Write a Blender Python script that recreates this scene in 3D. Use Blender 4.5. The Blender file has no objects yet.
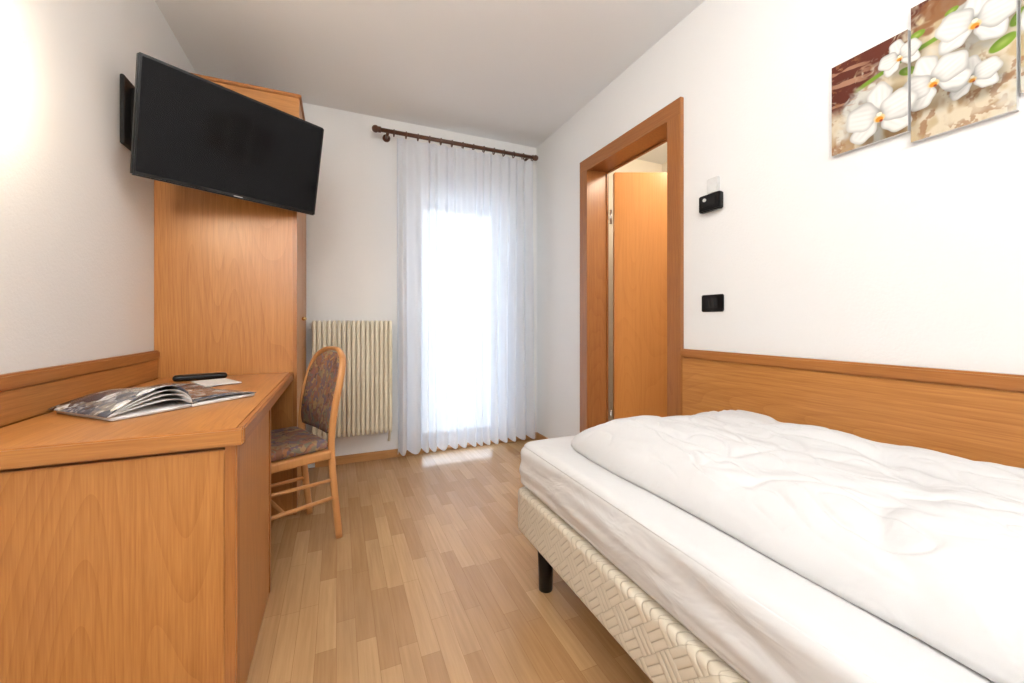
import bpy, bmesh, math, random
import numpy as np
from mathutils import Vector, Matrix, noise
random.seed(4)
scn = bpy.context.scene
scn.view_settings.view_transform = 'Standard'
scn.view_settings.look = 'None'
scn.view_settings.exposure = 0.0

# ------------------------------------------------------------ material helpers
def new_mat(name):
    m = bpy.data.materials.new(name); m.use_nodes = True
    nt = m.node_tree; b = nt.nodes['Principled BSDF']
    return m, nt, b
def setv(nt, sock, v):
    if isinstance(v, bpy.types.NodeSocket): nt.links.new(v, sock)
    else: sock.default_value = v
def M(nt, op, a, b=0.0, c=None):
    n = nt.nodes.new('ShaderNodeMath'); n.operation = op
    setv(nt, n.inputs[0], a); setv(nt, n.inputs[1], b)
    if c is not None: setv(nt, n.inputs[2], c)
    return n.outputs[0]
def ramp(nt, fac, stops):
    n = nt.nodes.new('ShaderNodeValToRGB'); cr = n.color_ramp
    while len(cr.elements) < len(stops): cr.elements.new(0.5)
    for e, (p, c) in zip(cr.elements, stops):
        e.position = p; e.color = (c[0], c[1], c[2], 1)
    nt.links.new(fac, n.inputs[0]); return n.outputs[0]
def noise_n(nt, vec, scale, detail=2, rough=.5, dist=0.0):
    n = nt.nodes.new('ShaderNodeTexNoise')
    n.inputs['Scale'].default_value = scale; n.inputs['Detail'].default_value = detail
    n.inputs['Roughness'].default_value = rough; n.inputs['Distortion'].default_value = dist
    nt.links.new(vec, n.inputs['Vector']); return n.outputs['Fac']
def mapping(nt, vec, scale=(1,1,1), rot=(0,0,0), loc=(0,0,0)):
    n = nt.nodes.new('ShaderNodeMapping')
    n.inputs['Scale'].default_value = scale; n.inputs['Rotation'].default_value = rot
    n.inputs['Location'].default_value = loc
    nt.links.new(vec, n.inputs['Vector']); return n.outputs[0]
def texco(nt, kind='Object'):
    return nt.nodes.new('ShaderNodeTexCoord').outputs[kind]
def bump(nt, bsdf, h, strength=.3, dist=.01):
    n = nt.nodes.new('ShaderNodeBump'); n.inputs['Strength'].default_value = strength
    n.inputs['Distance'].default_value = dist
    nt.links.new(h, n.inputs['Height']); nt.links.new(n.outputs[0], bsdf.inputs['Normal'])
def mixc(nt, fac, a, b, mode='MIX'):
    n = nt.nodes.new('ShaderNodeMix'); n.data_type = 'RGBA'; n.blend_type = mode
    setv(nt, n.inputs[0], fac)
    setv(nt, n.inputs[6], a if isinstance(a, bpy.types.NodeSocket) else (*a, 1))
    setv(nt, n.inputs[7], b if isinstance(b, bpy.types.NodeSocket) else (*b, 1))
    return n.outputs[2]

def plain(name, col, rough=.5, metal=0.0, var=.04, nscale=40, bmp=0.0, spec=None):
    m, nt, b = new_mat(name)
    f = noise_n(nt, texco(nt), nscale, 3)
    lo = [max(0, c*(1-var)) for c in col]; hi = [min(1, c*(1+var)) for c in col]
    nt.links.new(ramp(nt, f, [(.3, lo), (.7, hi)]), b.inputs['Base Color'])
    b.inputs['Roughness'].default_value = rough; b.inputs['Metallic'].default_value = metal
    if spec is not None: b.inputs['Specular IOR Level'].default_value = spec
    if bmp: bump(nt, b, f, bmp, .002)
    return m

def wood(name, light, dark, axis='Z', rough=.33, ring=34, pores=.62, rw=.14):
    """plain-sawn veneer: contour lines of a stretched field give cathedral figure"""
    m, nt, b = new_mat(name)
    co = texco(nt)
    oi = nt.nodes.new('ShaderNodeObjectInfo')
    off = nt.nodes.new('ShaderNodeCombineXYZ')
    r = M(nt, 'MULTIPLY', oi.outputs['Random'], 9.0)
    for i in range(3): nt.links.new(r, off.inputs[i])
    va = nt.nodes.new('ShaderNodeVectorMath'); va.operation = 'ADD'
    nt.links.new(co, va.inputs[0]); nt.links.new(off.outputs[0], va.inputs[1])
    ai = 'XYZ'.index(axis)
    s1 = [3.6]*3; s1[ai] = .42
    s2 = [230]*3; s2[ai] = 8
    s3 = [60]*3; s3[ai] = .9
    n1 = noise_n(nt, mapping(nt, va.outputs[0], s1), 1.0, 1.0, .4)
    saw = M(nt, 'FRACT', M(nt, 'MULTIPLY', n1, ring))
    rings = M(nt, 'POWER', saw, 3.0)
    n2 = noise_n(nt, mapping(nt, va.outputs[0], s2), 1.0, 2, .6)
    n3 = noise_n(nt, mapping(nt, va.outputs[0], s3), 1.0, 3, .6)
    f = M(nt, 'ADD', M(nt, 'MULTIPLY', rings, rw), M(nt, 'MULTIPLY', n2, pores))
    f = M(nt, 'ADD', f, M(nt, 'MULTIPLY', n3, .42))
    c = ramp(nt, f, [(.30, light), (.86, dark)])
    nt.links.new(c, b.inputs['Base Color'])
    b.inputs['Roughness'].default_value = rough
    b.inputs['Specular IOR Level'].default_value = .5
    bump(nt, b, n2, .04, .001)
    return m

LIGHT = (.56, .250, .070); DARK = (.35, .128, .029)
oakZ = wood('oak_veneer_vertical', LIGHT, DARK, 'Z')
oakX = wood('oak_veneer_cross', LIGHT, DARK, 'X')
oakY = wood('oak_veneer_long', LIGHT, DARK, 'Y')
doorZ = wood('door_veneer', (.54, .225, .060), (.38, .128, .029), 'Z', .3, 30, .3, .10)
trimZ = wood('casing_oak', (.40, .160, .047), (.25, .083, .021), 'Z')
trimY = wood('casing_oak_horizontal', (.40, .160, .047), (.25, .083, .021), 'Y')
beech = wood('beech_frame', (.60, .29, .105), (.46, .185, .055), 'Z', .3, 10, .3)
capY = wood('cap_rail_wood', (.44, .180, .048), (.29, .095, .022), 'Y')
capZ = wood('post_wood', (.44, .180, .048), (.29, .095, .022), 'Z')
baseX = wood('baseboard_wood', (.55, .28, .10), (.38, .17, .05), 'X')
baseY = wood('baseboard_wood_long', (.55, .28, .10), (.38, .17, .05), 'Y')

def wall_mat(name, col, b_s=.12, sc=160):
    m, nt, b = new_mat(name)
    co = texco(nt)
    f = noise_n(nt, co, sc, 3, .6)
    g = noise_n(nt, co, 1.5, 2)
    nt.links.new(ramp(nt, g, [(.3, [c*.985 for c in col]), (.7, col)]), b.inputs['Base Color'])
    b.inputs['Roughness'].default_value = .9
    b.inputs['Specular IOR Level'].default_value = .2
    bump(nt, b, f, b_s, .004)
    return m
wallm = wall_mat('white_plaster', (.87, .870, .864), .3, 110)
ceilm = wall_mat('ceiling_plaster', (.89, .893, .890), .06)
hallm = wall_mat('hall_plaster', (.86, .80, .70))

# floor
fm, nt, b = new_mat('laminate_strip_parquet')
co = texco(nt)
sep = nt.nodes.new('ShaderNodeSeparateXYZ'); nt.links.new(co, sep.inputs[0])
cmb = nt.nodes.new('ShaderNodeCombineXYZ')
nt.links.new(sep.outputs[1], cmb.inputs[0]); nt.links.new(sep.outputs[0], cmb.inputs[1])
br = nt.nodes.new('ShaderNodeTexBrick')
br.offset = .37; br.offset_frequency = 2; br.squash = .8; br.squash_frequency = 3
br.inputs['Scale'].default_value = 1
br.inputs['Brick Width'].default_value = .38; br.inputs['Row Height'].default_value = .060
br.inputs['Mortar Size'].default_value = .0007; br.inputs['Mortar Smooth'].default_value = .3
br.inputs['Bias'].default_value = 0
br.inputs['Color1'].default_value = (.55, .345, .170, 1)
br.inputs['Color2'].default_value = (.415, .232, .104, 1)
br.inputs['Mortar'].default_value = (.33, .175, .075, 1)
nt.links.new(cmb.outputs[0], br.inputs['Vector'])
g = noise_n(nt, mapping(nt, co, (80, 3.5, 1)), 1, 4, .6)
gc = ramp(nt, g, [(.25, (.82, .79, .76)), (.75, (1.07, 1.07, 1.07))])
nt.links.new(mixc(nt, 1.0, br.outputs['Color'], gc, 'MULTIPLY'), b.inputs['Base Color'])
b.inputs['Roughness'].default_value = .22
bump(nt, b, g, .03, .001)

# fabrics
def cloth(name, col, sc=9, st=.35, dist=.02, rough=.85, stretch=(1,1,1)):
    m, nt, b = new_mat(name)
    co = mapping(nt, texco(nt), stretch)
    f = noise_n(nt, co, sc, 3, .5, .6)
    w = noise_n(nt, co, 700, 2)
    nt.links.new(ramp(nt, w, [(.2, [c*.97 for c in col]), (.8, col)]), b.inputs['Base Color'])
    b.inputs['Roughness'].default_value = rough
    b.inputs['Specular IOR Level'].default_value = .2
    bump(nt, b, f, st, dist)
    return m
duvetm = cloth('white_duvet_cotton', (.68, .68, .685), 9, .45, .025)
sheetm = cloth('white_fitted_sheet', (.69, .69, .695), 6, .40, .02, stretch=(1, 1, 2.2))

bs, nt, b = new_mat('quilted_damask')
sep = nt.nodes.new('ShaderNodeSeparateXYZ'); nt.links.new(texco(nt), sep.inputs[0])
u = M(nt, 'ADD', sep.outputs[0], sep.outputs[1]); v = sep.outputs[2]
A = M(nt, 'MULTIPLY', M(nt, 'ADD', u, v), 1/.078); B = M(nt, 'MULTIPLY', M(nt, 'SUBTRACT', u, v), 1/.078)
par = M(nt, 'MODULO', M(nt, 'ABSOLUTE', M(nt, 'ADD', M(nt, 'FLOOR', A), M(nt, 'FLOOR', B))), 2.0)
par = M(nt, 'GREATER_THAN', par, .5)
def tri(x): return M(nt, 'ABSOLUTE', M(nt, 'SINE', M(nt, 'MULTIPLY', x, math.pi*3)))
st = M(nt, 'ADD', M(nt, 'MULTIPLY', tri(A), par), M(nt, 'MULTIPLY', tri(B), M(nt, 'SUBTRACT', 1.0, par)))
st = M(nt, 'POWER', st, .35)
nt.links.new(ramp(nt, st, [(.2, (.38, .32, .23)), (.75, (.68, .62, .51))]), b.inputs['Base Color'])
b.inputs['Roughness'].default_value = .6; b.inputs['Sheen Weight'].default_value = .1
bump(nt, b, st, .6, .004)

uph, nt, b = new_mat('patterned_upholstery')
vo = nt.nodes.new('ShaderNodeTexVoronoi'); vo.inputs['Scale'].default_value = 44
dn = nt.nodes.new('ShaderNodeTexNoise'); dn.inputs['Scale'].default_value = 22
co = texco(nt); nt.links.new(co, dn.inputs['Vector'])
nt.links.new(mixc(nt, .10, co, dn.outputs['Color']), vo.inputs['Vector'])
sp = nt.nodes.new('ShaderNodeSeparateColor'); nt.links.new(vo.outputs['Color'], sp.inputs[0])
c = ramp(nt, sp.outputs[0], [(0, (.12, .07, .06)), (.25, (.34, .15, .07)), (.45, (.14, .11, .15)), (.65, (.40, .25, .11)), (.8, (.17, .16, .12)), (.95, (.27, .12, .10))])
nt.links.new(c, b.inputs['Base Color']); b.inputs['Roughness'].default_value = .9

# curtain
cm, nt, b = new_mat('sheer_voile')
out = nt.nodes['Material Output']
wv = noise_n(nt, texco(nt), 900, 1)
b.inputs['Roughness'].default_value = .9; b.inputs['Specular IOR Level'].default_value = .1
nt.links.new(ramp(nt, wv, [(.3, (.84, .86, .90)), (.7, (.88, .90, .94))]), b.inputs['Base Color'])
tl = nt.nodes.new('ShaderNodeBsdfTranslucent'); tl.inputs[0].default_value = (.84, .90, 1, 1)
tp = nt.nodes.new('ShaderNodeBsdfTransparent'); tp.inputs[0].default_value = (1, 1, 1, 1)
m1 = nt.nodes.new('ShaderNodeMixShader'); m1.inputs[0].default_value = .30
nt.links.new(b.outputs[0], m1.inputs[1]); nt.links.new(tl.outputs[0], m1.inputs[2])
m2 = nt.nodes.new('ShaderNodeMixShader'); m2.inputs[0].default_value = .09
nt.links.new(m1.outputs[0], m2.inputs[1]); nt.links.new(tp.outputs[0], m2.inputs[2])
nt.links.new(m2.outputs[0], out.inputs[0])

black = plain('black_plastic', (.008, .008, .009), .3, spec=.25)
blackm = plain('black_satin', (.012, .012, .013), .5, spec=.3)
screenm = plain('tv_screen_glass', (.003, .003, .004), .09, spec=.14, var=0)
radm = plain('radiator_enamel', (.74, .69, .56), .4)
rodm = plain('dark_walnut_rod', (.09, .032, .015), .3)
brass = plain('brass', (.75, .5, .2), .25, 1)
steel = plain('steel', (.6, .6, .6), .3, 1)
whitep = plain('white_plastic', (.72, .72, .71), .4)
paperm = plain('paper_white', (.75, .75, .75), .6)
framem = plain('window_frame_white', (.8, .8, .8), .4)

def emis(name, col, s):
    m, nt, b = new_mat(name)
    b.inputs['Base Color'].default_value = (.9, .9, .9, 1)
    b.inputs['Emission Color'].default_value = (*col, 1); b.inputs['Emission Strength'].default_value = s
    return m
glow = emis('opal_glass_lit', (1, .83, .60), 135)
glow2 = emis('fill_dome_and_globe_lit', (1, .96, .9), 5)  # glass of the added ceiling fill lamp and of the hall globe

mg, nt, b = new_mat('glossy_magazine_print')
co = texco(nt)
v1 = nt.nodes.new('ShaderNodeTexVoronoi'); v1.distance = 'CHEBYCHEV'; v1.inputs['Scale'].default_value = 26
nt.links.new(co, v1.inputs['Vector'])
sp = nt.nodes.new('ShaderNodeSeparateColor'); nt.links.new(v1.outputs['Color'], sp.inputs[0])
n5 = noise_n(nt, co, 60, 4)
f = M(nt, 'ADD', M(nt, 'MULTIPLY', sp.outputs[0], .7), M(nt, 'MULTIPLY', n5, .5))
nt.links.new(ramp(nt, f, [(.2, (.015, .018, .03)), (.42, (.10, .11, .14)), (.55, (.42, .42, .42)), (.62, (.05, .07, .12)), (.8, (.25, .22, .18)), (.95, (.75, .77, .8))]), b.inputs['Base Color'])
b.inputs['Roughness'].default_value = .18

gl, nt, b = new_mat('clear_glass')
b.inputs['Transmission Weight'].default_value = 1; b.inputs['Roughness'].default_value = 0; b.inputs['IOR'].default_value = 1.05

# ------------------------------------------------------------ geometry helpers
def link(o, parent=None):
    scn.collection.objects.link(o)
    if parent is not None:
        o.parent = parent
        o.matrix_parent_inverse = PM[parent.name].inverted()
    return o
PM = {}
def empty(name, loc=(0, 0, 0), rot=None):
    e = bpy.data.objects.new(name, None); e.empty_display_size = .1
    m = Matrix.Translation(loc)
    if rot is not None: m = m @ rot
    e.matrix_world = m
    scn.collection.objects.link(e); PM[e.name] = m.copy(); return e
def from_bm(name, bm, mat, parent=None, loc=(0, 0, 0), smooth=False, mods=()):
    me = bpy.data.meshes.new(name); bmesh.ops.recalc_face_normals(bm, faces=bm.faces)
    bm.to_mesh(me); bm.free()
    if mat: me.materials.append(mat)
    if smooth: me.polygons.foreach_set('use_smooth', [True]*len(me.polygons))
    o = bpy.data.objects.new(name, me); o.location = loc
    return link(o, parent)
def box(name, x0, x1, y0, y1, z0, z1, mat, parent=None, bev=.002):
    bm = bmesh.new(); bmesh.ops.create_cube(bm, size=1)
    bmesh.ops.scale(bm, vec=(x1-x0, y1-y0, z1-z0), verts=bm.verts)
    if bev: bmesh.ops.bevel(bm, geom=bm.edges[:], offset=min(bev, .45*min(x1-x0, y1-y0, z1-z0)), segments=2, affect='EDGES')
    return from_bm(name, bm, mat, parent, ((x0+x1)/2, (y0+y1)/2, (z0+z1)/2))
def boxes(name, lst, mat, parent=None):
    bm = bmesh.new()
    for (x0, x1, y0, y1, z0, z1) in lst:
        r = bmesh.ops.create_cube(bm, size=1)
        bmesh.ops.scale(bm, vec=(x1-x0, y1-y0, z1-z0), verts=r['verts'])
        bmesh.ops.translate(bm, vec=((x0+x1)/2, (y0+y1)/2, (z0+z1)/2), verts=r['verts'])
    return from_bm(name, bm, mat, parent)
def rbox(name, x0, x1, y0, y1, z0, z1, r, mat, parent=None, cuts=12, disp=None):
    bm = bmesh.new(); bmesh.ops.create_cube(bm, size=2)
    bmesh.ops.subdivide_edges(bm, edges=bm.edges[:], cuts=cuts, use_grid_fill=True)
    h = Vector(((x1-x0)/2, (y1-y0)/2, (z1-z0)/2)); c = Vector(((x0+x1)/2, (y0+y1)/2, (z0+z1)/2))
    for v in bm.verts:
        q = [math.copysign(1-(1-abs(a))**1.5, a) if abs(a) < 1 else a for a in v.co]
        p = Vector([q[i]*h[i] for i in range(3)])
        inn = Vector([max(-(h[i]-r), min(h[i]-r, p[i])) for i in range(3)])
        d = p-inn
        if d.length > 1e-9: p = inn+d.normalized()*r
        if disp: p = p+disp(p+c, d.normalized() if d.length > 0 else Vector((0, 0, 1)))
        v.co = p
    return from_bm(name, bm, mat, parent, c, True)
def cyl(name, p0, p1, r, mat, parent=None, seg=20, r2=None):
    p0 = Vector(p0); p1 = Vector(p1); d = p1-p0
    bm = bmesh.new()
    bmesh.ops.create_cone(bm, cap_ends=True, segments=seg, radius1=r, radius2=r if r2 is None else r2, depth=d.length)
    rot = Vector((0, 0, 1)).rotation_difference(d.normalized()).to_matrix().to_4x4()
    bmesh.ops.transform(bm, matrix=rot, verts=bm.verts)
    o = from_bm(name, bm, mat, parent, (p0+p1)/2)
    for p in o.data.polygons: p.use_smooth = len(p.vertices) == 4
    return o
def sphere(name, c, r, mat, parent=None, sc=(1, 1, 1), seg=24):
    bm = bmesh.new(); bmesh.ops.create_uvsphere(bm, u_segments=seg, v_segments=seg//2, radius=r)
    bmesh.ops.scale(bm, vec=sc, verts=bm.verts)
    return from_bm(name, bm, mat, parent, c, True)
def catmull(P, n=8):
    P = [Vector(p) for p in P]; Q = [P[0]*2-P[1]]+P+[P[-1]*2-P[-2]]; out = []
    for i in range(1, len(Q)-2):
        for k in range(n):
            t = k/n; a, b_, c, d = Q[i-1:i+3]
            out.append(.5*((2*b_)+(c-a)*t+(2*a-5*b_+4*c-d)*t*t+(3*b_-a-3*c+d)*t**3))
    out.append(P[-1]); return out
def tube(name, pts, r, mat, parent=None, seg=12, n=8, smooth=True, flat=None):
    P = catmull(pts, n) if smooth else [Vector(p) for p in pts]
    bm = bmesh.new(); rings = []
    T = (P[1]-P[0]).normalized()
    N = T.orthogonal().normalized() if flat is None else (Vector(flat)-T*T.dot(Vector(flat))).normalized()
    for i, p in enumerate(P):
        t = (P[min(i+1, len(P)-1)]-P[max(i-1, 0)]).normalized()
        N = (N-t*N.dot(t)).normalized(); Bn = t.cross(N)
        ra, rb = (r if isinstance(r, tuple) else (r, r))
        rings.append([bm.verts.new(p+N*ra*math.cos(2*math.pi*k/seg)+Bn*rb*math.sin(2*math.pi*k/seg)) for k in range(seg)])
    for a, c in zip(rings, rings[1:]):
        for k in range(seg): bm.faces.new((a[k], a[(k+1) % seg], c[(k+1) % seg], c[k]))
    bm.faces.new(rings[0][::-1]); bm.faces.new(rings[-1])
    return from_bm(name, bm, mat, parent, (0, 0, 0), True)
def grid(name, nu, nv, fn, mat, parent=None, solid=0, close=None):
    bm = bmesh.new()
    V = [[bm.verts.new(fn(i/(nu-1), j/(nv-1))) for j in range(nv)] for i in range(nu)]
    for i in range(nu-1):
        for j in range(nv-1): bm.faces.new((V[i][j], V[i+1][j], V[i+1][j+1], V[i][j+1]))
    o = from_bm(name, bm, mat, parent, (0, 0, 0), True)
    if solid:
        s = o.modifiers.new('solid', 'SOLIDIFY'); s.thickness = solid; s.offset = 0
    return o

# ------------------------------------------------------------ room
XL, XR, YB, YF, H = -.805, 1.61, 3.16, -1.4, 2.57
box('floor', -.95, 3.1, YF-.1, 3.5, -.08, 0, fm, bev=0)
box('ceiling', -.95, 3.1, YF-.1, 3.5, H, H+.1, ceilm, bev=0)
box('wall_left', XL-.12, XL, YF, YB, 0, H, wallm, bev=0)
box('wall_front', XL-.12, 3.1, YF-.1, YF, 0, H, wallm, bev=0)
box('wall_back_left', XL-.12, .60, YB, YB+.3, 0, H, wallm, bev=0)
box('wall_back_right', 1.31, 1.76, YB, YB+.3, 0, H, wallm, bev=0)
box('wall_back_header', .60, 1.31, YB, YB+.3, 2.02, H, wallm, bev=0)
box('wall_right_near', XR, XR+.15, YF, 1.56, 0, H, wallm, bev=0)
box('wall_right_far', XR, XR+.15, 2.39, YB, 0, H, wallm, bev=0)
box('wall_right_header', XR, XR+.15, 1.56, 2.39, 2.125, H, wallm, bev=0)
box('wall_hall_right', 2.9, 3.0, .9, 3.0, 0, H, hallm, bev=0)
box('wall_hall_near', XR+.15, 3.0, .8, .9, 0, H, hallm, bev=0)
box('wall_hall_far', XR+.15, 3.0, 3.0, 3.1, 0, H, hallm, bev=0)
box('baseboard_back', -.15, .60, YB-.014, YB, 0, .06, baseX)
box('baseboard_corner', 1.31, 1.595, YB-.014, YB, 0, .06, baseX)
box('baseboard_right', XR-.014, XR, 2.438, YB-.016, 0, .06, baseY)

# window
w = empty('window_1', (.945, 3.35, 0))
boxes('frame', [(.602, .645, 3.33, 3.39, .0, 2.018), (1.265, 1.308, 3.33, 3.39, .0, 2.018), (.645, 1.265, 3.33, 3.39, 1.975, 2.018), (.645, 1.265, 3.33, 3.39, .0, .10)], framem, w)
box('glass', .645, 1.265, 3.355, 3.36, .10, 1.975, gl, w, 0)
box('threshold', .602, 1.308, 3.162, 3.32, .001, .02, baseX, w)

# door
d = empty('door_1', (1.61, 1.97, 0))
boxes('casing_side_near', [(1.588, 1.6095, 1.515, 1.605, 0, 2.085)], trimZ, d)
boxes('casing_side_far', [(1.588, 1.6095, 2.345, 2.435, 0, 2.085)], trimZ, d)
boxes('casing_head', [(1.588, 1.6095, 1.515, 2.435, 2.085, 2.17)], trimY, d)
boxes('lining', [(1.60, 1.77, 1.561, 1.59, 0, 2.124), (1.60, 1.77, 2.36, 2.389, 0, 2.124), (1.60, 1.77, 1.59, 2.36, 2.10, 2.124)], trimZ, d)
boxes('hall_casing', [(1.761, 1.775, 1.515, 1.60, 0, 2.16), (1.761, 1.775, 2.35, 2.435, 0, 2.16), (1.761, 1.775, 1.60, 2.35, 2.09, 2.16)], trimZ, d)
ang = math.atan2(-.399, .917)
bm = bmesh.new(); bmesh.ops.create_cube(bm, size=1)
bmesh.ops.scale(bm, vec=(.78, .04, 2.08), verts=bm.verts)
bmesh.ops.bevel(bm, geom=bm.edges[:], offset=.003, segments=2, affect='EDGES')
leaf = from_bm('leaf', bm, doorZ, None)
scn.collection.objects.unlink(leaf)
leaf.location = (1.80+.39*.917, 2.325-.39*.399, 1.05); leaf.rotation_euler = (0, 0, ang)
link(leaf, d)
for i, z in enumerate((.35, 1.78)):
    cyl('hinge_%d' % (i+1), (1.782, 2.333, z-.05), (1.782, 2.333, z+.05), .008, steel, d)
cyl('handle_rose', (2.42, 2.02, 1.03), (2.405, 1.985, 1.03), .025, brass, d)
tube('handle_lever', [(2.405, 1.985, 1.03), (2.39, 1.955, 1.03), (2.30, 1.985, 1.03)], .009, brass, d)

# wall panelling
def wainscot(name, x0, x1, y0, y1, xc0, xc1, z0=0.0):
    e = empty(name, ((x0+x1)/2, (y0+y1)/2, 0))
    box('panel', x0, x1, y0, y1, z0, .852, oakY, e)
    box('cap_rail', xc0, xc1, y0-.002, y1+.002, .852, .895, capY, e, .006)
    return e
hb = wainscot('headboard_panel', 1.588, 1.6095, YF+.02, 1.505, 1.578, 1.6095)
box('edge_strip', 1.583, 1.6095, 1.5075, 1.5145, 0, .895, capZ, hb, .002)

# ------------------------------------------------------------ wardrobe
WX = XL+.001
wd = empty('wardrobe', (-.5, 2.77, 0))
box('side_panel', WX, -.222, 2.425, 2.445, .0, 2.11, oakZ, wd)
box('stile', -.222, -.202, 2.422, 2.447, .0, 2.11, capZ, wd)
box('carcass', WX, -.222, 2.446, 3.12, 0.0, 2.109, oakZ, wd)
for i, (a, c) in enumerate(((2.449, 2.78), (2.784, 3.118))):
    box('leaf_%d' % (i+1), -.221, -.203, a, c, .07, 2.10, oakZ, wd)
sphere('knob_1', (-.192, 2.75, 1.05), .012, brass, wd); sphere('knob_2', (-.192, 2.81, 1.05), .012, brass, wd)
box('plinth', -.222, -.21, 2.45, 3.118, 0, .068, capY, wd)
box('cornice', WX, -.190, 2.408, 3.13, 2.11, 2.228, oakX, wd, .004)
box('cornice_lip', WX, -.180, 2.398, 3.135, 2.222, 2.240, capY, wd, .004)

# ------------------------------------------------------------ desk
dk = empty('desk', (-.5, 1.8, 0))
DX = XL+.0195
box('top', DX, -.235, 1.205, 2.418, .722, .762, oakY, dk, .003)
box('top_edge_front', -.235, -.218, 1.205, 2.418, .720, .763, capY, dk, .004)
box('top_edge_end', DX, -.219, 1.192, 1.2049, .720, .763, oakX, dk, .004)
box('shadow_rail', DX+.01, -.245, 1.235, 1.255, .70, .7215, capY, dk, 0)
box('end_panel', XL+.006, -.262, 1.215, 1.24, 0, .708, oakZ, dk)
box('corner_post', -.262, -.236, 1.213, 1.25, 0, .7195, capZ, dk, .003)
box('pedestal', DX, -.262, 1.241, 1.755, .0, .7215, oakZ, dk)
box('pedestal_side', -.2615, -.240, 1.2515, 1.755, .0, .7195, oakZ, dk)
box('pedestal_post', -.262, -.236, 1.756, 1.780, 0, .7195, capZ, dk, .003)
box('apron', -.32, -.30, 1.781, 2.417, .66, .7215, oakY, dk)
bb = empty('desk_backboard', (XL+.01, 1.8, 0))
box('panel', XL+.0005, XL+.018, 1.0, 2.42, .7635, .852, oakY, bb)
box('cap_rail', XL+.0005, XL+.026, 1.0, 2.42, .852, .895, capY, bb, .006)
box('lower_panel', XL+.0005, XL+.0035, 1.0, 2.42, 0, .7630, oakY, bb, 0)

# ------------------------------------------------------------ magazine etc.
dz = .763
def pos(x, y):
    return Vector((-.522+x*.69-y*.72, 1.65+x*.72+y*.69, 0))
mgz = empty('magazine', (-.522, 1.65, dz))
def leftz(u_, v_, k=1.0):
    x = -.21*u_+.014*math.sin(math.pi*u_); y = -.145+.29*v_
    z = .014+.072*k*math.sin(math.pi*u_**.8)**.8*(1-.30*u_)*(1-.45*v_)
    p = pos(x, y); p.z = dz+z; return p
def leftb(u_, v_):
    p = pos(-.195*u_, -.140+.280*v_); p.z = dz+.005; return p
def rightp(u_, v_):
    p = pos(.21*u_, -.145+.29*v_); p.z = dz+.011+.012*math.sin(math.pi*u_)**.7*(1-.4*u_); return p
def rightb(u_, v_):
    p = pos(.206*u_, -.143+.286*v_); p.z = dz+.005; return p
grid('page_left', 28, 8, lambda a, c: leftz(a, c), mg, mgz, .0015)
for q, kk in enumerate((.82, .60, .35)):
    grid('page_left_%d' % (q+2), 28, 8, (lambda a, c, kk=kk: leftz(a*.99, c, kk)-Vector((0, 0, .002))), paperm, mgz, .001)
grid('page_left_under', 4, 4, leftb, paperm, mgz, .009)
grid('page_right', 24, 8, rightp, mg, mgz, .003)
grid('page_right_under', 4, 4, rightb, paperm, mgz, .009)
def flatpaper(name, cx, cy, w_, h_, a, z, mat):
    bm = bmesh.new(); bmesh.ops.create_cube(bm, size=1)
    bmesh.ops.scale(bm, vec=(w_, h_, .0025), verts=bm.verts)
    o = from_bm(name, bm, mat, None, (cx, cy, z+.00125)); o.rotation_euler = (0, 0, a); return o
flatpaper('brochure', -.60, 2.03, .18, .26, 1.1, dz+.0005, mg)
flatpaper('leaflet', -.49, 2.12, .13, .20, .5, dz+.0035, paperm)
rc = rbox('remote_control', -.10, .10, -.03, .03, 0, .026, .012, black, None, 10)
rc.location = (-.585, 2.28, dz+.0135); rc.rotation_euler = (0, 0, .25)

# ------------------------------------------------------------ television
a_ = Vector((.85, .527, 0)).normalized(); tau = math.radians(12)
n_ = Vector((a_.y, -a_.x, 0)); up = n_*math.sin(tau)+Vector((0, 0, math.cos(tau))); yv = up.cross(a_)
R = Matrix((a_, yv, up)).transposed().to_4x4()
C = Vector((-.3955, 2.14, 1.815))
tvw = empty('television', C, R)
def tvbox(name, x0, x1, y0, y1, z0, z1, mat, bev):
    o = box(name, x0, x1, y0, y1, z0, z1, mat, None, bev)
    loc = o.location.copy(); o.parent = tvw; o.matrix_parent_inverse = Matrix(); o.location = loc; return o
tvbox('housing', -.3615, .3615, 0, .028, -.224, .224, black, .005)
tvbox('screen', -.350, .350, -.0012, .0005, -.207, .213, screenm, 0)
tvbox('rear_cover', -.22, .22, .0285, .052, -.15, .12, blackm, .008)
tvbox('logo', -.018, .018, -.0008, .0005, -.2185, -.2145, steel, 0)
tvbox('vesa_plate', -.1, .1, .0525, .06, -.1, .1, blackm, 0)
Cb = C+yv*.060
def W(o):
    o.parent = tvw; o.matrix_parent_inverse = PM['television'].inverted(); return o
W(box('bracket_wall_plate', XL, XL+.014, 2.10, 2.24, 1.75, 2.03, blackm, None, .003))
W(tube('bracket_arm_1', [(XL+.012, 2.18, 1.88), (XL+.16, 2.33, 1.86)], (.022, .03), blackm, None, smooth=False))
W(tube('bracket_arm_2', [(XL+.16, 2.33, 1.84), (Cb.x, Cb.y, Cb.z)], (.018, .02), blackm, None, smooth=False))
W(cyl('bracket_joint', (XL+.03, 2.17, 1.78), (XL+.03, 2.17, 2.00), .022, blackm, None))

# ------------------------------------------------------------ wall lamp
LY, LZ = 1.33, 1.69
wl = empty('wall_lamp', (XL, LY, LZ))
cyl('back_plate', (XL, LY, LZ), (XL+.012, LY, LZ), .04, brass, wl, 32)
cyl('stem', (XL+.012, LY, LZ), (XL+.03, LY, LZ), .012, brass, wl, 16)
sphere('opal_shade', (XL+.072, LY, LZ), .045, glow, wl, (.95, 1, 1.1), 32)

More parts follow.
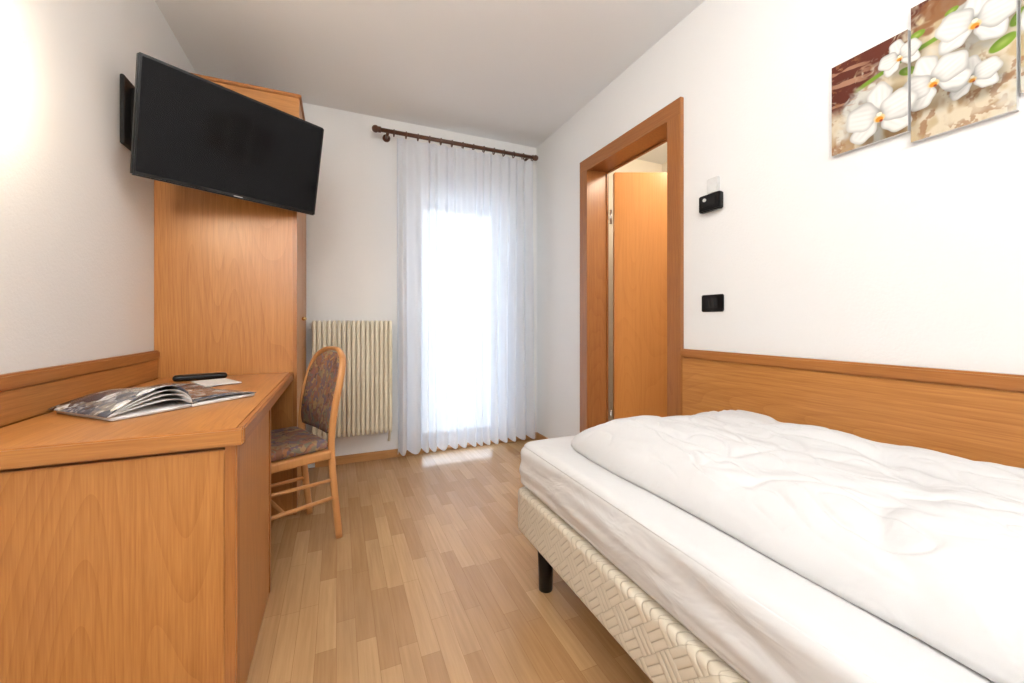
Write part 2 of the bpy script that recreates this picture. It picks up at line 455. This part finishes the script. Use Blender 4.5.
# ------------------------------------------------------------ radiator
rd = empty('radiator', (.1, 3.08, 0))
nsec = 17; x0r, x1r = -.165, .365
for i in range(nsec):
    xc = x0r+(x1r-x0r)*(i+.5)/nsec
    rbox('section_%d' % (i+1), xc-.0138, xc+.0138, 3.02, 3.045, .225, 1.04, .011, radm, rd, 8)
    rbox('section_rear_%d' % (i+1), xc-.0135, xc+.0135, 3.085, 3.11, .225, 1.04, .012, radm, rd, 8)
    rbox('bridge_%d' % (i+1), xc-.014, xc+.014, 3.03, 3.10, .99, 1.038, .013, radm, rd, 6)
    box('fin_%d' % (i+1), xc-.0125, xc+.0125, 3.042, 3.048, .24, 1.02, radm, rd, 0)
cyl('header_top', (x0r, 3.065, 1.0), (x1r, 3.065, 1.0), .018, radm, rd)
cyl('header_bottom', (x0r, 3.065, .26), (x1r, 3.065, .26), .018, radm, rd)
for k, x in enumerate((-.05, .25)):
    box('bracket_%d' % (k+1), x-.006, x+.006, 3.09, 3.16, .94, .96, radm, rd)
cyl('valve', (-.18, 3.065, 1.0), (x0r, 3.065, 1.0), .02, whitep, rd)
tube('feed_pipe', [(.35, 3.065, .25), (.35, 3.08, .2), (.35, 3.11, .15), (.35, 3.145, .14)], .009, radm, rd)

# ------------------------------------------------------------ curtain
rod = empty('curtain_rod', (.9, 3.03, 2.42))
cyl('rod', (.28, 3.03, 2.42), (1.52, 3.03, 2.42), .015, rodm, rod)
sphere('finial_left', (.247, 3.03, 2.42), .026, rodm, rod); cyl('finial_collar_left', (.265, 3.03, 2.42), (.284, 3.03, 2.42), .021, rodm, rod)
sphere('finial_right', (1.535, 3.03, 2.42), .024, rodm, rod)
for i, x in enumerate((.335, 1.475)):
    cyl('bracket_%d' % (i+1), (x, 3.03, 2.42), (x, 3.16, 2.42), .011, rodm, rod)
    cyl('bracket_rose_%d' % (i+1), (x, 3.15, 2.42), (x, 3.16, 2.42), .028, rodm, rod)
for i in range(14):
    x = .375+i*(1.505-.375)/13
    bm = bmesh.new()
    R_, r_ = .023, .0045; rings = []
    for k in range(24):
        t = 2*math.pi*k/24
        rings.append([bm.verts.new((r_*math.sin(q), (R_+r_*math.cos(q))*math.cos(t), (R_+r_*math.cos(q))*math.sin(t))) for q in [2*math.pi*j/8 for j in range(8)]])
    for k in range(24):
        A_, B_ = rings[k], rings[(k+1) % 24]
        for j in range(8): bm.faces.new((A_[j], A_[(j+1) % 8], B_[(j+1) % 8], B_[j]))
    from_bm('ring_%d' % (i+1), bm, rodm, rod, (x, 3.03, 2.413), True)
def cur(u_, v_):
    x = .395+1.115*u_
    z = 2.3845-(2.3845-.060)*v_
    ph = u_*2*math.pi*15+1.6*noise.noise(Vector((u_*8, v_*.6, 0)))*2
    amp = .014+.018*min(1, v_*1.5)+.010*noise.noise(Vector((u_*14, 2, v_)))
    y = 3.03+amp*math.sin(ph)+.012*noise.noise(Vector((u_*5, v_*1.5, 5)))
    x += .006*math.cos(ph*1.0)*v_+.012*noise.noise(Vector((u_*3, v_*1.5, 8)))*v_
    z += .010*math.sin(ph)*(v_ > .99)
    y = min(y, 3.075)
    return Vector((x, y, z))
grid('curtain', 420, 60, cur, cm)

# ------------------------------------------------------------ chair
f_ = math.atan2(-.407, -.913)
ch = empty('desk_chair', (-.291, 2.148, 0), Matrix.Rotation(f_, 4, 'Z'))
def cp(o):
    o.parent = ch; o.matrix_parent_inverse = Matrix(); return o
arch = [(-.245, .178, 0), (-.222, .18, .22), (-.205, .183, .43), (-.215, .190, .60), (-.245, .188, .75), (-.272, .155, .845), (-.29, .075, .886), (-.295, 0, .893)]
arch = arch+[(p[0], -p[1], p[2]) for p in arch[-2::-1]]
cp(tube('back_frame', arch, (.011, .017), beech, None, 12, 6, True, (0, 1, 0)))
for s, nm in ((1, 'left'), (-1, 'right')):
    cp(tube('front_leg_'+nm, [(.205, .195*s, 0), (.19, .19*s, .25), (.185, .185*s, .425)], .015, beech, None))
    cp(tube('side_stretcher_'+nm, [(.19, .192*s, .20), (-.222, .18*s, .20)], .009, beech, None, smooth=False))
    cp(tube('upper_stretcher_'+nm, [(.19, .19*s, .30), (-.215, .18*s, .285)], .008, beech, None, smooth=False))
cp(tube('cross_stretcher', [(0, .185, .20), (0, -.185, .20)], .009, beech, None, smooth=False))
cp(rbox('seat_rail', -.20, .22, -.205, .205, .390, .434, .012, beech, None, 12))
cp(rbox('seat_pad', -.19, .225, -.20, .20, .434, .484, .024, uph, None, 16))
def xb(z): return np.interp(z, [.43, .60, .75, .845, .893], [-.205, -.215, -.245, -.272, -.295])
def backp(u_, v_):
    z = .50+.375*v_
    hw = .172*(1-max(0, (v_-.62)/.38)**2.6*.62)-.02*max(0, (.15-v_)/.15)**2
    y = (2*u_-1)*hw
    if v_ > .99: z -= .004*abs(2*u_-1)
    return Vector((xb(z)-.012*(1-(y/.18)**2)+.002, y, z))
o = cp(grid('back_pad', 22, 22, backp, uph, None, .026))

# ------------------------------------------------------------ bed
bd = empty('single_bed', (1.11, .5, 0))
BX0, BX1, BY0, BY1 = .655, 1.572, -.52, 1.465
rbox('box_spring', BX0, BX1, BY0, BY1, .198, .372, .022, bs, bd, 30)
def mdisp(p, n):
    k = noise.noise(Vector((p.x*3, p.y*2.2, p.z*12)))*.010+noise.noise(Vector((p.x*6, p.y*4, p.z*26)))*.007
    if p.z < .40 or p.x > 1.5: k = -abs(k)*.3
    if n.z > .6: k = -abs(k)*.5
    return n*k
rbox('mattress', BX0+.004, BX1, BY0, BY1-.01, .374, .560, .04, sheetm, bd, 80, mdisp)
for i, (x, y) in enumerate(((.735, 1.365), (1.49, 1.365), (.735, -.42), (1.49, -.42), (.735, .47), (1.49, .47))):
    cyl('leg_%d' % (i+1), (x, y, 0), (x, y, .20), .026, black, bd, 24, .032)
def duvet(name, x0, x1, y0, y1, zb, Hh, mat, seed, p=5.0, nu=220, nv=380, wr=1.0, skew=0.0):
    bm = bmesh.new(); top = []; bot = []
    cx, cy, hx, hy = (x0+x1)/2, (y0+y1)/2, (x1-x0)/2, (y1-y0)/2
    for i in range(nu):
        s = -math.cos(math.pi*i/(nu-1)); rt = []; rb = []
        s = .6*s+.4*(2*i/(nu-1)-1)
        for j in range(nv):
            t = 2*j/(nv-1)-1; t = .7*t+.3*math.sin(t*math.pi/2)
            m = max(abs(s), abs(t))
            L = (abs(s)**p+abs(t)**p)**(1/p) if m > 0 else 1
            k = m/L if L > 0 else 1
            X = s*k; Y = t*k
            wx = cx+X*hx; wy = cy+Y*hy
            if Y > 0: wy -= skew*(X+1)*.5*Y**4
            wob = .014*noise.noise(Vector((wy*3.0, seed, wx)))*abs(s)
            if s < 0: wx += wob*2
            ex = (1-m**4.5)**.52 if m < 1 else 0
            edge = max(0, 1-m)
            q = Vector((wx, wy, seed))
            bul = noise.noise(q*1.8)*.020+noise.noise(q*4.5)*.014
            d1 = noise.noise(Vector((wx*5, wy*1.6+wx*1.5, seed+3)))
            cre = -.015*math.exp(-(d1/.10)**2)
            d3 = noise.noise(Vector((wx*2+wy*3.4, wy*1.2-wx*3, seed+5)))
            cre -= .010*math.exp(-(d3/.09)**2)
            d2 = noise.noise(Vector((wx*9+wy*2.5, wy*3-wx*2, seed+9)))
            d4 = noise.noise(Vector((wx*14-wy*5, wy*6+wx*4, seed+19)))
            cre2 = .010*d2+.006*noise.noise(Vector((wx*20+wy*7, wy*7, seed)))-.005*math.exp(-(d4/.07)**2)
            h = Hh*ex+(bul+(cre+cre2)*wr)*min(1, edge*5)
            vt = bm.verts.new((wx, wy, zb+max(.006 if m < .999 else .003, h)))
            rt.append(vt)
            rb.append(bm.verts.new((wx-X*.004, wy-Y*.004, zb)))
        top.append(rt); bot.append(rb)
    for G in (top, bot):
        for i in range(nu-1):
            for j in range(nv-1): bm.faces.new((G[i][j], G[i+1][j], G[i+1][j+1], G[i][j+1]))
    bd_ = [(i, 0) for i in range(nu)]+[(nu-1, j) for j in range(1, nv)]+[(i, nv-1) for i in range(nu-2, -1, -1)]+[(0, j) for j in range(nv-2, 0, -1)]
    for (a, c), (e, g_) in zip(bd_, bd_[1:]+bd_[:1]):
        bm.faces.new((top[a][c], top[e][g_], bot[e][g_], bot[a][c]))
    return from_bm(name, bm, mat, None, (0, 0, 0), True)
duvet('duvet', .775, 1.570, -.10, 1.355, .5605, .130, duvetm, 3.3, 9, skew=.10)
duvet('pillow', .80, 1.50, -.50, -.12, .5605, .14, duvetm, 8.1, 4, 60, 50, .4)

# ------------------------------------------------------------ switches
s1 = empty('thermostat', (XR, 1.342, 1.587))
box('base', XR-.030, XR, 1.284, 1.400, 1.548, 1.626, black, s1, .005)
box('dial_plate', XR-.033, XR-.0302, 1.305, 1.38, 1.570, 1.605, blackm, s1, .001)
cyl('dial', (XR-.0385, 1.36, 1.60), (XR-.033, 1.36, 1.60), .008, whitep, s1)
box('card_holder', XR-.02, XR, 1.303, 1.362, 1.628, 1.70, whitep, s1, .004)
s2 = empty('light_switch', (XR, 1.342, 1.119))
box('plate', XR-.010, XR, 1.281, 1.401, 1.078, 1.158, black, s2, .004)
for i in range(3):
    box('rocker_%d' % (i+1), XR-.0135, XR-.0102, 1.308+i*.0225, 1.3295+i*.0225, 1.096, 1.140, blackm, s2, .001)

# ------------------------------------------------------------ paintings
def smooth_(a, b_, x):
    t = np.clip((x-a)/(b_-a), 0, 1); return t*t*(3-2*t)
def vn(x, y, seed=0):
    xi = np.floor(x).astype(int); yi = np.floor(y).astype(int); xf = x-xi; yf = y-yi
    def hsh(a, c):
        return np.modf(np.abs(np.sin(a*127.1+c*311.7+seed*74.7)*43758.5453))[0]
    u1 = xf*xf*(3-2*xf); v1_ = yf*yf*(3-2*yf)
    return (hsh(xi, yi)*(1-u1)+hsh(xi+1, yi)*u1)*(1-v1_)+(hsh(xi, yi+1)*(1-u1)+hsh(xi+1, yi+1)*u1)*v1_
def fbm(x, y, s=0): return .5*vn(x, y, s)+.3*vn(2*x, 2*y, s+1)+.2*vn(4.3*x, 4.3*y, s+2)
def mixn(col, new, a):
    return col*(1-a[..., None])+np.array(new)*a[..., None]
flowers = [(.185, 1.850, .052, .5), (.345, 1.850, .080, -.4), (.340, 1.700, .055, .2), (.50, 1.79, .08, .3), (.262, 1.735, .078, .8), (.135, 1.695, .092, 0.0)]
def paint(s, t):
    n1 = fbm(s*14, t*14, 1); n2 = fbm(s*40+n1*6, t*25, 4); n3 = fbm(s*9+3, t*9+n1*2, 7)
    col = np.ones(s.shape+(3,))*np.array((.62, .54, .40))
    col = mixn(col, (.40, .28, .13), smooth_(.45, .60, n1)*.7)
    col = mixn(col, (.58, .59, .55), smooth_(.5, .7, n3)*.85)
    dk_ = smooth_(.15, .04, s-(t-1.80)*1.0+.20*(n2-.5))*smooth_(1.70, 1.78, t+.06*(n1-.5))
    dk2 = smooth_(.05, .0, np.abs((t-1.88)-.25*(s-.02)+.05*(n1-.5)))*smooth_(.24, .10, s)
    col = mixn(col, (.10, .022, .012), np.clip(dk_+dk2*.8, 0, 1)*smooth_(.20, .42, n2+.1))
    strk = smooth_(.56, .64, fbm(s*10+t*60, t*12-s*12, 31))
    col = mixn(col, (.40, .22, .14), strk*smooth_(.16, .06, s)*smooth_(1.72, 1.78, t)*.8)
    g3 = smooth_(.44, .56, fbm(s*11, t*26, 12))*smooth_(1.80, 1.90, t+.02)*smooth_(.16, .22, s)
    col = mixn(col, (.22, .085, .028), g3*.88)
    g4 = smooth_(.46, .60, fbm(s*22, t*12, 21))*smooth_(1.72, 1.64, t)
    col = mixn(col, (.32, .18, .07), g4*.8)
    g5 = smooth_(.55, .62, fbm(s*50, t*50, 41))*smooth_(.45, .6, fbm(s*10, t*10, 44))
    col = mixn(col, (.26, .11, .04), g5*.7)
    st_ = np.abs(t-(1.80+.20*s-.35*(s-.25)**2))
    col = mixn(col, (.16, .28, .025), smooth_(.009, .005, st_)*smooth_(.06, .10, s))
    for bx, by, br_, a in ((.395, 1.760, .022, .5), (.425, 1.81, .020, .9), (.205, 1.795, .018, -.4), (.30, 1.91, .012, .3), (.325, 1.95, .011, .8), (.225, 1.89, .016, .2)):
        ex = (s-bx)*math.cos(a)+(t-by)*math.sin(a); ey = -(s-bx)*math.sin(a)+(t-by)*math.cos(a)
        rr = np.sqrt((ex*.75)**2+(ey*1.35)**2)
        col = mixn(col, (.17, .29, .025), smooth_(br_, br_*.85, rr)); col = mixn(col, (.40, .50, .13), smooth_(br_*.7, 0, rr)*.6)
    for (fx, fy, fr, rot) in flowers:
        dx = s-fx; dy = t-fy
        sh = smooth_(fr*1.25, fr*.7, np.sqrt((dx-.010)**2+(dy+.014)**2))
        col = col*(1-.5*sh[..., None])
        for k, (an, ln, wd_, lg) in enumerate(((90, .62, .36, .48), (222, .60, .34, .46), (318, .60, .34, .46), (12, .52, .50, .50), (168, .52, .50, .50))):
            a = math.radians(an)+rot*.4
            cx = fx+math.cos(a)*fr*ln; cy = fy+math.sin(a)*fr*ln
            ex = (s-cx)*math.cos(a)+(t-cy)*math.sin(a); ey = -(s-cx)*math.sin(a)+(t-cy)*math.cos(a)
            wv_ = 1+.06*np.sin(np.arctan2(ey, ex)*5+k*2+fx*40)
            r = np.sqrt((ex/(fr*lg))**2+(ey/(fr*wd_))**2)*wv_
            msk = smooth_(1.02, .95, r)
            shade = .74-.24*smooth_(.70, 1.0, r)-.28*smooth_(.42, .0, np.sqrt(dx**2+dy**2)/fr)+.05*np.cos(ey/fr*38)*smooth_(1, .2, r)-.12*smooth_(0, .9, -ey/fr*2)
            pc = np.stack([shade, shade*.985, shade*.94], -1)
            col = col*(1-msk[..., None])+pc*msk[..., None]
        for ox, oy, rr_, cc in ((0, -.12, .19, (.72, .55, .28)), (0, -.16, .13, (.62, .25, .02)), (0, .02, .09, (.85, .78, .62)), (.05, -.22, .06, (.30, .04, .01))):
            r = np.sqrt((dx-ox*fr)**2+((dy-oy*fr)*1.2)**2)/fr
            col = mixn(col, cc, smooth_(rr_, rr_*.7, r))
    return np.clip(col, 0, 1)
pm, nt, b = new_mat('canvas_print')
at = nt.nodes.new('ShaderNodeAttribute'); at.attribute_name = 'print'
nt.links.new(at.outputs['Color'], b.inputs['Base Color']); b.inputs['Roughness'].default_value = .6
b.inputs['Specular IOR Level'].default_value = .2
bump(nt, b, noise_n(nt, texco(nt), 900, 1), .1, .001)
def canvas(y0, y1, z0, z1):
    e = empty('canvas_painting', (XR, (y0+y1)/2, (z0+z1)/2))
    box('stretcher', XR-.0175, XR, y0, y1, z0, z1, paperm, e, 0)
    nu, nv = 170, 270
    Y = np.linspace(y1, y0, nu); Z = np.linspace(z0, z1, nv)
    YY, ZZ = np.meshgrid(Y, Z, indexing='ij')
    col = paint(.842-YY, ZZ)
    bm = bmesh.new()
    V = [[bm.verts.new((XR-.018, Y[i], Z[j])) for j in range(nv)] for i in range(nu)]
    for i in range(nu-1):
        for j in range(nv-1): bm.faces.new((V[i][j], V[i][j+1], V[i+1][j+1], V[i+1][j]))
    o = from_bm('print', bm, pm, e)
    ca = o.data.color_attributes.new('print', 'FLOAT_COLOR', 'POINT')
    arr = np.ones((nu*nv, 4), dtype=np.float32); arr[:, :3] = col.reshape(-1, 3)
    ca.data.foreach_set('color', arr.ravel())
canvas(.637, .842, 1.612, 1.922)
canvas(.424, .630, 1.574, 1.980)
canvas(.211, .417, 1.612, 1.922)

# ------------------------------------------------------------ lights
cl = empty('fill_ceiling_lamp', (.40, .60, H))  # unseen lamp added above the frame as soft fill for the room
cyl('canopy', (.40, .60, H-.03), (.40, .60, H), .17, whitep, cl, 40)
sphere('fill_dome', (.40, .60, H-.035), .16, glow2, cl, (1, 1, .45), 32)
def point(name, loc, e, r, col):
    l = bpy.data.lights.new(name, 'POINT'); l.energy = e; l.shadow_soft_size = r; l.color = col
    o = bpy.data.objects.new(name, l); o.location = loc; scn.collection.objects.link(o); return o
point('room_fill', (.40, .60, 2.25), 16, .16, (1, .985, .965))  # added fill light, carries the main share below the dome
# unseen torchiere added behind the camera to bounce fill off the ceiling
fl = empty('fill_floor_lamp', (-.45, -.95, 0))
cyl('base', (-.45, -.95, 0), (-.45, -.95, .025), .13, blackm, fl, 32)
cyl('pole', (-.45, -.95, .025), (-.45, -.95, 1.62), .012, blackm, fl, 16)
cyl('bowl', (-.45, -.95, 1.62), (-.45, -.95, 1.70), .03, blackm, fl, 32, .15)
al = bpy.data.lights.new('bounce_fill', 'AREA'); al.shape = 'DISK'; al.size = .26; al.energy = 98; al.color = (1, .985, .965)  # added fill, lights the room by way of the ceiling
ao = bpy.data.objects.new('bounce_fill', al); ao.location = (-.45, -.95, 1.72); ao.rotation_euler = (math.radians(180+42), 0, math.radians(-10))
scn.collection.objects.link(ao)
hl = empty('hall_ceiling_lamp', (2.2, 1.6, H))
sphere('globe', (2.2, 1.6, H-.07), .07, glow2, hl)
point('hall_light', (2.2, 1.6, 2.35), 26, .08, (1, .88, .70))
wld = bpy.data.worlds.new('daylight'); scn.world = wld; wld.use_nodes = True
bg = wld.node_tree.nodes['Background']; bg.inputs[0].default_value = (.80, .90, 1, 1); bg.inputs[1].default_value = 5.2

# ------------------------------------------------------------ camera
cd = bpy.data.cameras.new('camera'); cam = bpy.data.objects.new('camera', cd)
scn.collection.objects.link(cam); scn.camera = cam
cd.sensor_width = 36; cd.lens = 400/1024*36; cd.shift_y = -19.5/1024
cd.clip_start = .02
cam.location = (0, 0, 1.03); cam.rotation_euler = (math.radians(90), 0, -math.atan2(.3987, .9171))
